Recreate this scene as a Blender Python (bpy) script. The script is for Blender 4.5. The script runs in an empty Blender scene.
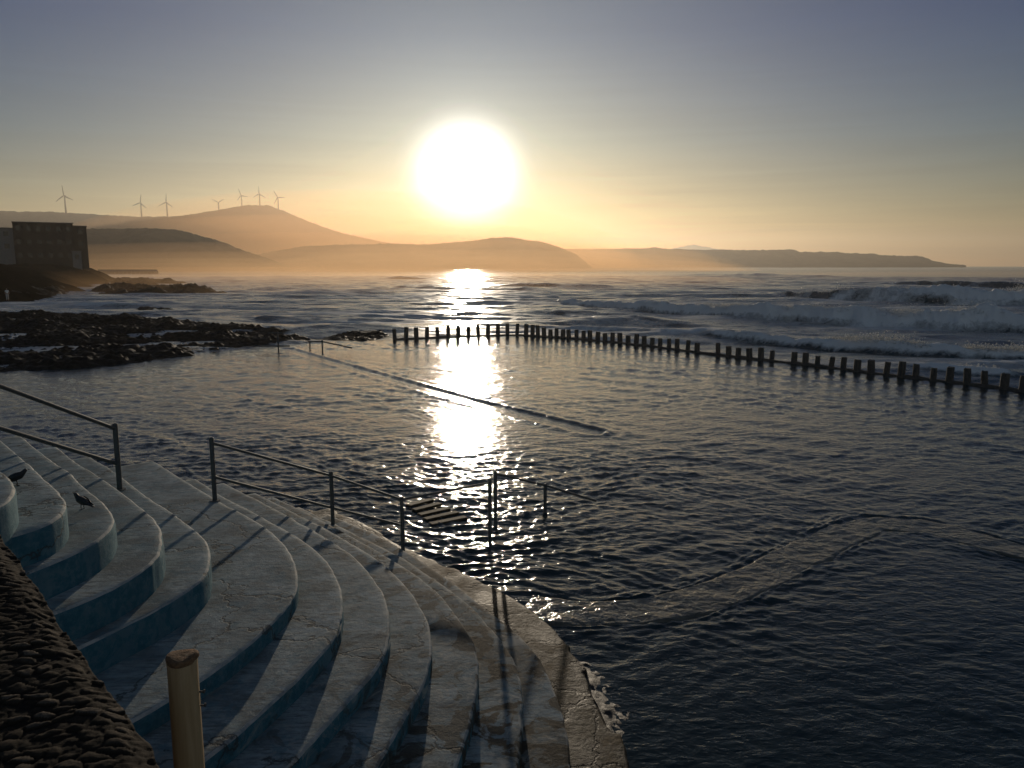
import bpy, bmesh, math, random
import numpy as np
from mathutils import Vector, Matrix
random.seed(7)
rs = np.random.RandomState(11)
S = bpy.context.scene
C = S.collection

# ------------------------------------------------------------------ camera geometry
F = 774.0; PIT = math.radians(8.67); CAMZ = 5.2
cP, sP = math.cos(PIT), math.sin(PIT)
def ray(x, y):
    u = (x-512)/F; v = (384-y)/F
    return (u, cP+v*sP, -sP+v*cP)
def at(x, y, z=0.0):                       # where the sight line of a photo point meets a level
    d = ray(x, y); t = (z-CAMZ)/d[2]
    return (t*d[0], t*d[1], z)
def atY(x, y, Y):                          # ... or a distance
    d = ray(x, y); t = Y/d[1]
    return (t*d[0], Y, CAMZ+t*d[2])

# ------------------------------------------------------------------ helpers
def tag(o, label=None, cat=None, group=None, kind=None):
    if label: o['label'] = label
    if cat: o['category'] = cat
    if group: o['group'] = group
    if kind: o['kind'] = kind
    return o
def empty(name, loc=(0,0,0), rz=0):
    o = bpy.data.objects.new(name, None); C.objects.link(o)
    o.location = loc; o.rotation_euler = (0,0,rz); o.empty_display_size = .2
    return o
def link(name, me, mat, parent=None, smooth=False):
    o = bpy.data.objects.new(name, me); C.objects.link(o)
    if mat: me.materials.append(mat)
    if parent: o.parent = parent
    if smooth: me.polygons.foreach_set('use_smooth', np.ones(len(me.polygons), bool))
    return o
def bm_obj(name, bm, mat, parent=None, smooth=False):
    me = bpy.data.meshes.new(name); bmesh.ops.recalc_face_normals(bm, faces=bm.faces)
    bm.to_mesh(me); bm.free(); me.update()
    return link(name, me, mat, parent, smooth)
def np_mesh(name, V, Q):                   # V (n,3), Q (m,4)
    me = bpy.data.meshes.new(name)
    V = np.ascontiguousarray(V, np.float32); Q = np.ascontiguousarray(Q, np.int32)
    me.vertices.add(len(V)); me.vertices.foreach_set('co', V.ravel())
    m = len(Q); k = Q.shape[1]
    me.loops.add(m*k); me.loops.foreach_set('vertex_index', Q.ravel())
    me.polygons.add(m)
    me.polygons.foreach_set('loop_start', np.arange(m, dtype=np.int32)*k)
    me.polygons.foreach_set('loop_total', np.full(m, k, np.int32))
    me.update(calc_edges=True)
    return me
def grid_q(nr, nc):
    i = np.arange((nr-1)*(nc-1)); r = i//(nc-1); c = i % (nc-1)
    a = r*nc+c
    return np.stack([a, a+1, a+nc+1, a+nc], 1)
def tube(bm, p, q, r0, r1=None, n=12, cap=True):
    p = Vector(p); q = Vector(q); r1 = r0 if r1 is None else r1
    d = q-p; M = d.to_track_quat('Z', 'Y').to_matrix().to_4x4()
    ra = [bm.verts.new(p + M @ Vector((r0*math.cos(2*math.pi*i/n), r0*math.sin(2*math.pi*i/n), 0))) for i in range(n)]
    rb = [bm.verts.new(q + M @ Vector((r1*math.cos(2*math.pi*i/n), r1*math.sin(2*math.pi*i/n), 0))) for i in range(n)]
    for i in range(n):
        bm.faces.new((ra[i], ra[(i+1) % n], rb[(i+1) % n], rb[i]))
    if cap:
        bm.faces.new(ra[::-1]); bm.faces.new(rb)
def box(bm, x0, x1, y0, y1, z0, z1, bev=0.0):
    r = bmesh.ops.create_cube(bm, size=1)
    for v in r['verts']:
        v.co = Vector((x0+(v.co.x+.5)*(x1-x0), y0+(v.co.y+.5)*(y1-y0), z0+(v.co.z+.5)*(z1-z0)))
    if bev:
        es = list({e for v in r['verts'] for e in v.link_edges})
        bmesh.ops.bevel(bm, geom=es, offset=bev, segments=2, affect='EDGES')

# ------------------------------------------------------------------ numpy noise
_T = [rs.rand(256, 256).astype(np.float32)*2-1 for _ in range(8)]
def vnoise(x, y, k=0):
    xi = np.floor(x).astype(np.int64); yi = np.floor(y).astype(np.int64)
    fx = (x-xi).astype(np.float32); fy = (y-yi).astype(np.float32)
    fx = fx*fx*fx*(fx*(fx*6-15)+10); fy = fy*fy*fy*(fy*(fy*6-15)+10)
    T = _T[k % 8]; a = xi & 255; b = yi & 255; a1 = (a+1) & 255; b1 = (b+1) & 255
    return (T[a,b]*(1-fx)+T[a1,b]*fx)*(1-fy)+(T[a,b1]*(1-fx)+T[a1,b1]*fx)*fy
def fbm(x, y, o=4, k=0, g=.5):
    s = 0; a = 1.0
    for i in range(o):
        s = s + a*vnoise(x*2**i+17.3*i, y*2**i-9.1*i, k+i); a *= g
    return s
def sstep(a, b, x):
    t = np.clip((x-a)/(b-a), 0, 1); return t*t*(3-2*t)

# ------------------------------------------------------------------ materials
def new_mat(name):
    m = bpy.data.materials.new(name); m.use_nodes = True
    nt = m.node_tree; b = nt.nodes['Principled BSDF']
    return m, nt, b
def N(nt, t, **k):
    n = nt.nodes.new(t)
    for a, v in k.items(): setattr(n, a, v)
    return n
def noise(nt, scale, detail=6, rough=.6, vec=None, dist=0):
    n = N(nt, 'ShaderNodeTexNoise'); n.inputs['Scale'].default_value = scale
    n.inputs['Detail'].default_value = detail; n.inputs['Roughness'].default_value = rough
    n.inputs['Distortion'].default_value = dist
    if vec: nt.links.new(vec, n.inputs['Vector'])
    return n
def ramp(nt, src, stops):
    r = N(nt, 'ShaderNodeValToRGB'); e = r.color_ramp.elements
    while len(e) < len(stops): e.new(.5)
    for i, (p, c) in enumerate(stops):
        e[i].position = p; e[i].color = (c[0], c[1], c[2], 1) if not isinstance(c, (int, float)) else (c, c, c, 1)
    nt.links.new(src, r.inputs[0]); return r
def mixc(nt, fac, a, b, mode='MIX'):
    m = N(nt, 'ShaderNodeMix', data_type='RGBA', blend_type=mode)
    for i, s in ((0, fac), (6, a), (7, b)):
        if hasattr(s, 'is_linked') or isinstance(s, bpy.types.NodeSocket): nt.links.new(s, m.inputs[i])
        elif isinstance(s, (int, float)): m.inputs[i].default_value = s
        else: m.inputs[i].default_value = (*s, 1)
    return m.outputs[2]
def math_n(nt, op, a, b=None, clamp=False):
    m = N(nt, 'ShaderNodeMath', operation=op, use_clamp=clamp)
    for i, s in ((0, a), (1, b)):
        if s is None: continue
        if isinstance(s, bpy.types.NodeSocket): nt.links.new(s, m.inputs[i])
        else: m.inputs[i].default_value = s
    return m.outputs[0]
def bump(nt, b, h, strength=.5, dist=.02, prev=None):
    n = N(nt, 'ShaderNodeBump'); n.inputs['Strength'].default_value = strength; n.inputs['Distance'].default_value = dist
    nt.links.new(h, n.inputs['Height'])
    if prev: nt.links.new(prev, n.inputs['Normal'])
    if b: nt.links.new(n.outputs[0], b.inputs['Normal'])
    return n.outputs[0]
def geo_pos(nt): return N(nt, 'ShaderNodeNewGeometry')
def simple(name, col, rough=.6, metal=0, scale=12, var=.25, bs=.3, bd=.01):
    m, nt, b = new_mat(name); g = geo_pos(nt)
    n = noise(nt, scale, 8, .65, g.outputs['Position'])
    c = ramp(nt, n.outputs[0], [(.3, [x*(1-var) for x in col]), (.7, [min(1, x*(1+var)) for x in col])])
    nt.links.new(c.outputs[0], b.inputs['Base Color'])
    b.inputs['Roughness'].default_value = rough; b.inputs['Metallic'].default_value = metal
    if bs: bump(nt, b, n.outputs[0], bs, bd)
    return m

def mat_steps():
    m, nt, b = new_mat('worn_painted_concrete'); g = geo_pos(nt); P = g.outputs['Position']
    sx = N(nt, 'ShaderNodeSeparateXYZ'); nt.links.new(g.outputs['True Normal'], sx.inputs[0])
    px = N(nt, 'ShaderNodeSeparateXYZ'); nt.links.new(P, px.inputs[0])
    n1 = noise(nt, 1.6, 9, .65, P, .4); n2 = noise(nt, 9, 8, .7, P, .2); n3 = noise(nt, 45, 6, .7, P)
    mp = N(nt, 'ShaderNodeMapping'); mp.inputs['Scale'].default_value = (2.2, 12, 4); nt.links.new(P, mp.inputs[0])
    n4 = noise(nt, 2.2, 7, .65, mp.outputs[0])
    tread = ramp(nt, n1.outputs[0], [(.40, (.14,.18,.19)), (.49, (.27,.345,.36)), (.58, (.39,.47,.485))]).outputs[0]
    bare = ramp(nt, n2.outputs[0], [(.46, 0.0), (.56, 1.0)]).outputs[0]
    tread = mixc(nt, math_n(nt, 'MULTIPLY', bare, .4), tread, (.24,.275,.275))
    tread = mixc(nt, ramp(nt, n4.outputs[0], [(.49, 0.0), (.6, .8)]).outputs[0], tread, (.17,.19,.185))
    # step edges: sunlit rim highlight painted in as a pale colour
    # remains of blue paint on the risers and in scuffs on the treads
    blue = ramp(nt, n2.outputs[0], [(.4, (.04,.145,.195)), (.6, (.075,.205,.255))]).outputs[0]
    up = ramp(nt, sx.outputs[2], [(.35, 1.0), (.75, 0.0)]).outputs[0]
    wear = ramp(nt, n2.outputs[0], [(.5, 1.0), (.62, .75)]).outputs[0]
    col = mixc(nt, math_n(nt, 'MULTIPLY', up, wear), tread, blue)
    rim_hl = ramp(nt, sx.outputs[2], [(.3, 0.0), (.45, 1.0), (.93, 1.0), (.985, 0.0)]).outputs[0]
    col = mixc(nt, math_n(nt, 'MULTIPLY', rim_hl, ramp(nt, n2.outputs[0], [(.4, .95), (.6, .4)]).outputs[0]), col, (.62,.60,.54))
    scuff = ramp(nt, noise(nt, 2.7, 8, .7, P, .5).outputs[0], [(.53, 0.0), (.58, .7)]).outputs[0]
    col = mixc(nt, math_n(nt, 'MULTIPLY', scuff, .8), col, (.13,.23,.27))
    # brown weed stains low down, near the water
    low = N(nt, 'ShaderNodeMapRange'); low.inputs[1].default_value = .95; low.inputs[2].default_value = .1
    nt.links.new(px.outputs[2], low.inputs[0])
    st = math_n(nt, 'MULTIPLY', low.outputs[0], ramp(nt, noise(nt, 1.1, 8, .65, P, .6).outputs[0], [(.47, .0), (.53, 1.0)]).outputs[0])
    col = mixc(nt, math_n(nt, 'MULTIPLY', st, .66), col, ramp(nt, n2.outputs[0], [(.42, (.05,.036,.018)), (.5, (.15,.105,.05)), (.58, (.27,.19,.095))]).outputs[0])
    low2 = N(nt, 'ShaderNodeMapRange'); low2.inputs[1].default_value = 1.45; low2.inputs[2].default_value = .5
    nt.links.new(px.outputs[2], low2.inputs[0])
    n5 = noise(nt, 2.3, 7, .62, P, 1.2)
    dk = math_n(nt, 'MULTIPLY', low2.outputs[0], ramp(nt, n5.outputs[0], [(.52, 0.0), (.56, .9)]).outputs[0])
    col = mixc(nt, dk, col, ramp(nt, n3.outputs[0], [(.4, (.03,.024,.014)), (.6, (.085,.062,.032))]).outputs[0])
    gl_ = math_n(nt, 'MULTIPLY', low2.outputs[0], ramp(nt, n5.outputs[0], [(.38, .75), (.43, 0.0)]).outputs[0])
    col = mixc(nt, gl_, col, (.50,.49,.43))
    h = math_n(nt, 'ADD', math_n(nt, 'MULTIPLY', n2.outputs[0], 1.0), math_n(nt, 'MULTIPLY', n3.outputs[0], .35))
    wv = N(nt, 'ShaderNodeVectorMath', operation='ADD'); ws = N(nt, 'ShaderNodeVectorMath', operation='SCALE'); ws.inputs[3].default_value = .9
    nt.links.new(P, wv.inputs[0]); nt.links.new(noise(nt, 1.8, 6, .6, P).outputs[1], ws.inputs[0]); nt.links.new(ws.outputs[0], wv.inputs[1])
    vo = N(nt, 'ShaderNodeTexVoronoi', feature='DISTANCE_TO_EDGE'); vo.inputs['Scale'].default_value = .42; nt.links.new(wv.outputs[0], vo.inputs['Vector'])
    ck = ramp(nt, vo.outputs['Distance'], [(.003, 1.0), (.009, 0.0)]).outputs[0]
    col = mixc(nt, math_n(nt, 'MULTIPLY', ck, .75), col, (.05,.048,.04))
    h = math_n(nt, 'SUBTRACT', h, math_n(nt, 'MULTIPLY', ck, .5))
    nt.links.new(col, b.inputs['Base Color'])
    b.inputs['Roughness'].default_value = .8; b.inputs['Specular IOR Level'].default_value = .22
    bump(nt, b, h, .5, .022)
    return m
def mat_ledge():
    m, nt, b = new_mat('wet_weedy_concrete'); P = geo_pos(nt).outputs['Position']
    n1 = noise(nt, 1.7, 9, .65, P, .5); n2 = noise(nt, 14, 8, .7, P)
    c = ramp(nt, n1.outputs[0], [(.44, (.012,.008,.004)), (.53, (.055,.035,.014)), (.63, (.19,.12,.05))]).outputs[0]
    c = mixc(nt, ramp(nt, n2.outputs[0], [(.45, 0.0), (.7, .6)]).outputs[0], c, (.09,.075,.03))
    wv = N(nt, 'ShaderNodeVectorMath', operation='ADD'); ws = N(nt, 'ShaderNodeVectorMath', operation='SCALE'); ws.inputs[3].default_value = .6
    nt.links.new(P, wv.inputs[0]); nt.links.new(noise(nt, 2.5, 5, .6, P).outputs[1], ws.inputs[0]); nt.links.new(ws.outputs[0], wv.inputs[1])
    vo = N(nt, 'ShaderNodeTexVoronoi', feature='DISTANCE_TO_EDGE'); vo.inputs['Scale'].default_value = 1.15; nt.links.new(wv.outputs[0], vo.inputs['Vector'])
    ck = ramp(nt, vo.outputs['Distance'], [(.012, 1.0), (.03, 0.0)]).outputs[0]
    c = mixc(nt, ck, c, (.012,.009,.005))
    hh_ = math_n(nt, 'SUBTRACT', n2.outputs[0], math_n(nt, 'MULTIPLY', ck, 1.5))
    nt.links.new(c, b.inputs['Base Color'])
    nt.links.new(ramp(nt, n1.outputs[0], [(.35, .5), (.65, .75)]).outputs[0], b.inputs['Roughness'])
    b.inputs['Specular IOR Level'].default_value = .18
    bump(nt, b, hh_, .6, .03)
    return m
def mat_rock(name, lo, hi, rough=.7, scale=2.0, bd=.15, wet=False):
    m, nt, b = new_mat(name); P = geo_pos(nt).outputs['Position']
    n1 = noise(nt, scale, 10, .7, P, .4); n2 = noise(nt, scale*6, 8, .7, P)
    nt.links.new(ramp(nt, n1.outputs[0], [(.35, lo), (.68, hi)]).outputs[0], b.inputs['Base Color'])
    b.inputs['Roughness'].default_value = rough; b.inputs['Specular IOR Level'].default_value = .0 if rough > .95 else (.12 if rough > .6 else .4)
    h = math_n(nt, 'ADD', n1.outputs[0], math_n(nt, 'MULTIPLY', n2.outputs[0], .3))
    bump(nt, b, h, .8, bd)
    return m
def mat_water(name, sea):
    m, nt, b = new_mat(name); P = geo_pos(nt).outputs['Position']
    mp = N(nt, 'ShaderNodeMapping'); mp.inputs['Scale'].default_value = (.62, 1, 1); nt.links.new(P, mp.inputs[0])
    n1 = noise(nt, 6.5 if not sea else 1.8, 4, .55, mp.outputs[0], .35)
    n2 = noise(nt, 19 if not sea else 6, 3, .5, mp.outputs[0], .2)
    h = math_n(nt, 'ADD', n1.outputs[0], math_n(nt, 'MULTIPLY', n2.outputs[0], .25))
    bump(nt, b, h, .5, .045 if not sea else .16)
    b.inputs['IOR'].default_value = 1.333
    at_ = N(nt, 'ShaderNodeAttribute', attribute_name='foam')
    deep = (.026,.042,.044) if not sea else (.05,.07,.075)
    f1 = noise(nt, 1.1 if sea else 2.2, 9, .72, P, .9); f2 = noise(nt, 6 if sea else 9, 6, .7, P, .3)
    fs = math_n(nt, 'ADD', math_n(nt, 'MULTIPLY', f1.outputs[0], .7), math_n(nt, 'MULTIPLY', f2.outputs[0], .3))
    fm = math_n(nt, 'SUBTRACT', math_n(nt, 'ADD', fs, at_.outputs['Fac']), .86)
    fm = math_n(nt, 'MULTIPLY', fm, 3.0, True)
    nt.links.new(mixc(nt, fm, deep, (.78,.78,.76)), b.inputs['Base Color'])
    nt.links.new(math_n(nt, 'ADD', math_n(nt, 'MULTIPLY', fm, .55),   .19 if sea else .065), b.inputs['Roughness'])
    return m
M_steps = mat_steps(); M_ledge = mat_ledge()
M_rubble = mat_rock('rubble_stone', (.03,.023,.015), (.12,.09,.06), .9, 11, .02)
M_lava = mat_rock('wet_lava_rock', (.008,.007,.006), (.03,.027,.021), .61, 2.5, .10)
M_land = mat_rock('dry_hillside', (.04,.024,.014), (.11,.066,.036), .95, .02, 3)
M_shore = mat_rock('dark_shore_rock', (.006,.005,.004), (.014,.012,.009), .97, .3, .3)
M_pile = simple('weathered_pile_concrete', (.07,.065,.055), .75, 0, 8, .4, .6, .03)
M_rail = simple('rusting_painted_steel', (.09,.09,.085), .6, 0, 30, .35, .3, .004)
M_wood = None
M_wall_w = simple('whitewashed_render', (.2,.185,.165), .85, 0, 2, .1, .2, .02)
M_wall_d = simple('brown_render', (.027,.02,.014), .85, 0, 2, .15, .2, .02)
M_glass = simple('window_glass', (.03,.035,.04), .08, 0, 2, .1, 0)
M_roof = simple('flat_roof_concrete', (.2,.18,.16), .9, 0, 3, .2, .2, .02)
M_turb = simple('turbine_grey_paint', (.12,.12,.12), .5, 0, .2, .05, 0)
M_feath = simple('dark_feathers', (.03,.03,.032), .6, 0, 60, .4, .3, .004)
M_skin = simple('tanned_skin', (.4,.25,.18), .6, 0, 20, .1, 0)
M_shirt = simple('white_cotton', (.75,.72,.68), .8, 0, 30, .1, .2, .01)
M_trous = simple('pale_trousers', (.5,.47,.42), .8, 0, 30, .1, .2, .01)
M_jetty = simple('jetty_concrete', (.12,.10,.08), .85, 0, .5, .25, .3, .05)
M_pool = mat_water('pool_water_surface', False); M_sea = mat_water('sea_water_surface', True)

# ------------------------------------------------------------------ pile row (photo points: x, base y)
PX = [394.8,406,416.3,427,437.8,448.3,458.3,468.5,478.3,488,498,507.5,517,526,532.5,538,544,550.5,556.5,563,569,576.5,583.5,590,
      597.5,605,612.5,620,628,636,644,652,660,669,677,687.5,697,718,728.5,738,749.5,761,771.5,794,805,817,831,843,857,871,886,901,
      915.5,933,949,967,984.5,1004,1022]
BX = [394,450,507,517,576,620,660,697,718,761,771,843,886,933,984,1022]
BY = [339.5,337,335,335,339,343,347.5,352.5,355,360,361,369.5,375,380.5,386,391]
piles = [at(x, float(np.interp(x, BX, BY)), .02) for x in PX]
pb = sorted([(p[0], p[1]) for p in piles])
pbx = np.array([-300, -60, at(0,372)[0], at(120,362)[0], at(256,346)[0], at(330,342)[0]] + [p[0] for p in pb] + [40, 400])
pby = np.array([20, 30, at(0,372)[1], at(120,362)[1], at(256,346)[1], at(330,342)[1]] + [p[1] for p in pb] + [24, 20])
def pool_edge(x): return np.interp(x, pbx, pby)

# walls just under the surface of the pool, as photo polylines on z = 0
WALLS = [[(286,349),(330,362),(400,382),(460,399),(520,414),(560,424),(592,432)],
         [(525,606),(580,614),(640,611),(690,603),(735,588),(780,565),(830,540),(875,523),(930,527),(1000,546),(1060,562)]]
WALLS_W = [[at(*p) for p in w] for w in WALLS]
def poly_dist(x, y, pts):
    d = np.full(x.shape, 1e9, np.float32); sd = np.zeros(x.shape, np.float32)
    for a, b in zip(pts[:-1], pts[1:]):
        vx, vy = b[0]-a[0], b[1]-a[1]; L = math.hypot(vx, vy)
        t = np.clip(((x-a[0])*vx+(y-a[1])*vy)/L**2, 0, 1)
        dx = x-a[0]-t*vx; dy = y-a[1]-t*vy; dd = np.hypot(dx, dy)
        s = np.sign(vx*dy-vy*dx); mk = dd < d
        d = np.where(mk, dd, d); sd = np.where(mk, s, sd)
    return d, sd

# ------------------------------------------------------------------ water sheet
def rows():
    r = 3.0; out = [r]
    while r < 8900:
        d = max(.035, r*r/5200)
        if r < 60: d = min(d, .25)
        elif r < 150: d = min(d, .32)
        elif r < 420: d = min(d, .9)
        else: d = min(d, .02*r)
        r += d; out.append(r)
    return np.array(out)
R = rows()
TH = np.concatenate([np.radians(np.linspace(-82, -40, 60, endpoint=False)), np.radians(np.linspace(-40, 40, 760)), np.radians(np.linspace(40, 82, 61)[1:])])
nr, nc = len(R), len(TH)
RR, TT = np.meshgrid(R, TH, indexing='ij')
X = (RR*np.sin(TT)).ravel(); Y = (RR*np.cos(TT)).ravel(); RD = RR.ravel()
DR = np.gradient(R)[:, None].repeat(nc, 1).ravel()
DR = np.maximum(DR, RD*.00184*1.0)
edge = pool_edge(X); sea = sstep(-.8, 1.5, Y-edge)
Z = np.zeros_like(X)
wx = X+.5*fbm(X*.25, Y*.25, 3, 1); wy = Y+.5*fbm(X*.25+50, Y*.25, 3, 2)
gust = .75+.45*fbm(X*.12, Y*.16, 3, 3)
dW2, sW2 = poly_dist(X, Y, WALLS_W[1])
calm = sstep(.0, 2.0, dW2)*(sW2 < 0)*(X > .5)         # still corner this side of the second wall
amp_pool = (1-.72*calm)*gust
for lam in np.geomspace(.13, 2.2, 46):
    a = math.radians(-90+rs.normal(0, 42)); k = 2*math.pi/lam
    kx, ky = k*math.cos(a), k*math.sin(a); ph = rs.rand()*6.28
    s = .048 if lam < .48 else (.027 if lam < .9 else .015)
    A = s*lam/6.283
    lod = sstep(.8, 1.7, lam/DR)
    w = np.sin(kx*wx+ky*wy+ph)
    w = w + .25*(w*w-.5)
    Z += A*lod*w*amp_pool*(1-.2*sea)
for lam in np.geomspace(1.6, 18, 22):
    a = math.radians(-90+rs.normal(0, 22)); k = 2*math.pi/lam
    kx, ky = k*math.cos(a), k*math.sin(a); ph = rs.rand()*6.28
    Z += .028*lam/6.283*sstep(1.8, 3.2, lam/DR)*np.sin(kx*wx+ky*wy+ph)*sea
foam = np.zeros_like(X)
# ripples running off the sunken walls
for i, w in enumerate(WALLS_W):
    d, sd = poly_dist(X, Y, w)
    far = sd*d
    if i == 0:
        side = far                                   # + = seaward side
        Z += .05*np.exp(-((side-.55)/.16)**2) + .02*np.exp(-((side-1.1)/.2)**2) - .035*np.exp(-((side-.25)/.14)**2)
        Z += .03*np.exp(-((side+.55)/.16)**2)
        Z -= .012*np.exp(-(d/.35)**2)
    else:
        nn = np.clip(.9+1.1*fbm(X*1.1, Y*1.1, 3, 4), 0, 2)
        wig = .07*fbm(X*1.7, Y*1.7, 3, 6)
        for c_, a_, w_ in ((.50, .022, .045), (.63, .011, .05), (.80, .007, .06)):
            Z += a_*nn*np.exp(-((d+wig-c_)/w_)**2)
        Z -= .008*np.exp(-((d-.40)/.06)**2)
    Z *= 1-(.75 if i == 0 else .6)*np.exp(-(d/(.27 if i == 0 else .40))**4)
# even ridges where the water runs over sunken steps by the rail
for k in range(4):
    a_ = at(418+7*k, 516+4.5*k); b_ = at(462+8*k, 507+5.5*k)
    d, sd = poly_dist(X, Y, [a_, b_])
    Z += .022*np.exp(-(d/.07)**2)
# breakers: crest as (photo x, y on the waterline), crest height, front run, back run
BRK = [
 ([(560,303),(620,309),(700,314),(770,319),(840,323),(900,326),(960,328.5),(1030,330),(1100,332)], [.35,1.0,1.15,1.25,1.3,1.35,1.4,1.35,1.2], 1.5, 5.5, 1.0, 1.0),
 ([(760,294),(830,299),(890,301.5),(950,303),(1030,304),(1120,305)], [.0,1.0,1.9,2.2,2.2,1.8], 2.6, 8, [.25,.35,.6,.85,.85,.8], .65),
 ([(890,284.5),(930,285.5),(980,287.5),(1040,289),(1120,289)], [.0,.9,1.3,1.4,1.2], 5, 14, .3, .35),
 ([(690,335),(740,340),(790,344),(850,349),(920,354),(980,358),(1050,361)], [.0,.45,.55,.6,.7,.6,.55], .9, 3.5, .8, .9),
 ([(880,367),(930,371.5),(990,375),(1040,377)], [.0,.28,.32,0], .6, 2, .9, .9),
 ([(490,286),(520,286),(580,287),(630,288)], [0,.8,.9,0], 3.5, 9, .45, .6),
 ([(350,289),(400,288.5),(450,290),(520,290),(600,292)], [0,.55,.45,.4,0], 3.5, 9, .3, .6),
 ([(370,279.5),(400,279),(440,279.5)], [0,1.4,0], 6, 12, .2, .5),
 ([(620,300),(700,297),(800,296),(850,297)], [0,.4,.5,0], 2.5, 6, .05, .4),
 ([(200,318),(280,321),(340,323),(400,325)], [0,.3,.32,0], 1.2, 4, .35, .6),
 ([(40,304),(110,306),(190,308),(260,310)], [0,.34,.3,0], 2, 5, .45, .6),
 ([(60,318),(140,316),(240,316)], [0,.35,0], 1.4, 4, .5, .6),
 ([(520,308),(600,318),(690,324)], [0,.22,0], 1.4, 4, .4, .65),
 ([(480,326),(560,328),(640,331),(700,338)], [0,.22,.25,0], .9, 3, .3, .6),
 ([(640,275),(760,276),(860,277)], [0,1.4,0], 10, 20, .05, .2),
]
turb = fbm(X*1.3, Y*1.3, 4, 5)
turb3 = fbm(X*3.1, Y*3.1, 3, 1)
turb2 = fbm(X*.35, Y*.35, 3, 6)
for pts, hs, lf, lb, ff, fb in BRK:
    w = [at(x, y) for x, y in pts]
    xs = np.array([p[0] for p in w]); ys = np.array([p[1] for p in w])
    yc = np.interp(X, xs, ys) + lf*.55*(turb2 if lf < 2 else fbm(X*.05, Y*.05, 3, 6)) + lf*.9*fbm(X*.09, X*0+3.3, 3, 2)
    hh = np.interp(X, xs, hs, left=0, right=0)
    s = Y-yc-lf
    if isinstance(ff, list): ff = np.interp(X, xs, ff)
    near = (np.abs(s) < 6*lb) & (hh > .01)
    prof = np.where(s > 0, np.exp(-(s/lb)**2*.9)*.75+.25*np.exp(-s/lb*2.0), np.clip(1+s/lf, 0, 1)**.75)
    lump = turb2 if lf < 2 else fbm(X*.05, Y*.05, 3, 6)
    hh2 = hh*(1+.20*lump+.05*np.clip(turb, -1, 1)*ff)
    Z += np.where(near, hh2*prof*1.0, 0)
    fr = sstep(-2.2*lf, -1.0*lf, s)*(1-sstep(.0, .5*lb, s))
    Z += np.where(near, hh*(.09*turb+.07*turb3)*ff*fr*sstep(.0, .5, prof), 0)
    foam = np.maximum(foam, np.where(near, ff*fr*sstep(0, .3, hh)*(.46+.48*sstep(.12, .65, prof)), 0))
    wash = sstep(-7*lf, -1.2*lf, s)*(s < 0) + (s >= 0)*(1-sstep(.2*lb, 2.2*lb, s))
    foam = np.maximum(foam, np.where(near, fb*.36*wash*sstep(0, .3, hh), 0))
    trough = np.exp(-((s+1.6*lf)/(.8*lf))**2)
    Z -= np.where(near, .12*hh*trough, 0)
surf = sea*sstep(20, 45, RD)*(1-sstep(150, 330, RD))
foam = np.maximum(foam, surf*(.40+.26*fbm(X*.06, Y*.22, 4, 7)))
foam *= sea
Z -= 5e-9*RD**2
V = np.stack([X, Y, Z], 1)
Q = grid_q(nr, nc)[:, ::-1]
cx = X[Q].mean(1); cy = Y[Q].mean(1)
inpool = cy < pool_edge(cx)
DROPS = []
def spray_drops(pts, hs, lf, lb, ff, fb, n):
    w = [at(x, y) for x, y in pts]; xs = np.array([p[0] for p in w]); ys = np.array([p[1] for p in w])
    lo_, hi_ = xs.min(), min(xs.max(), 110)
    x = rs.uniform(lo_, hi_, n)
    t2 = lambda x, y: fbm(x*.35, y*.35, 3, 6) if lf < 2 else fbm(x*.05, y*.05, 3, 6)
    y0 = np.interp(x, xs, ys)+lf
    for _ in range(2): yc = np.interp(x, xs, ys)+lf*.55*t2(x, y0)+lf*.9*fbm(x*.09, x*0+3.3, 3, 2); y0 = yc+lf
    hh = np.interp(x, xs, hs); fl = np.interp(x, xs, ff) if isinstance(ff, list) else np.full(n, ff)
    clus = np.clip(.5+1.3*fbm(x*.55, x*0+7, 4, 2), 0.0, 1.6)
    s_ = rs.normal(.15*lb, .28*lb, n); s_ = np.where(s_ < -.5*lf, -.5*lf*rs.rand(n), s_)
    prof = np.where(s_ > 0, np.exp(-(s_/lb)**2*.9)*.75+.25*np.exp(-s_/lb*2.0), np.clip(1+s_/lf, 0, 1)**.75)
    z = hh*(1+.2*t2(x, yc+lf+s_))*prof + rs.exponential(.12, n)*hh*clus
    keep = rs.rand(n) < clus*np.clip(fl*1.3, 0, 1)*(hh > .15)
    sz = rs.uniform(.012, .036, n)*(1.5 if lf > 2 else 1)
    DROPS.append(np.c_[x, yc+lf+s_, z, sz][keep])
for b_, n_ in zip(BRK, (14000, 8000, 1200, 6000, 1500)): spray_drops(*b_, n_)
def sub(name, mask, mat, label):
    q = Q[mask]; u, inv = np.unique(q, return_inverse=True)
    me = np_mesh(name, V[u], inv.reshape(q.shape))
    a = me.attributes.new('foam', 'FLOAT', 'POINT'); a.data.foreach_set('value', foam[u].astype(np.float32))
    o = link(name, me, mat, None, True)
    tag(o, label, 'water', kind='structure'); return o
sub('pool_water', inpool, M_pool, 'rippled dark water of the tidal pool inside the curved pile row')
sub('sea_water', ~inpool, M_sea, 'open sea with rolling white breakers beyond the pile row')

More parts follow.
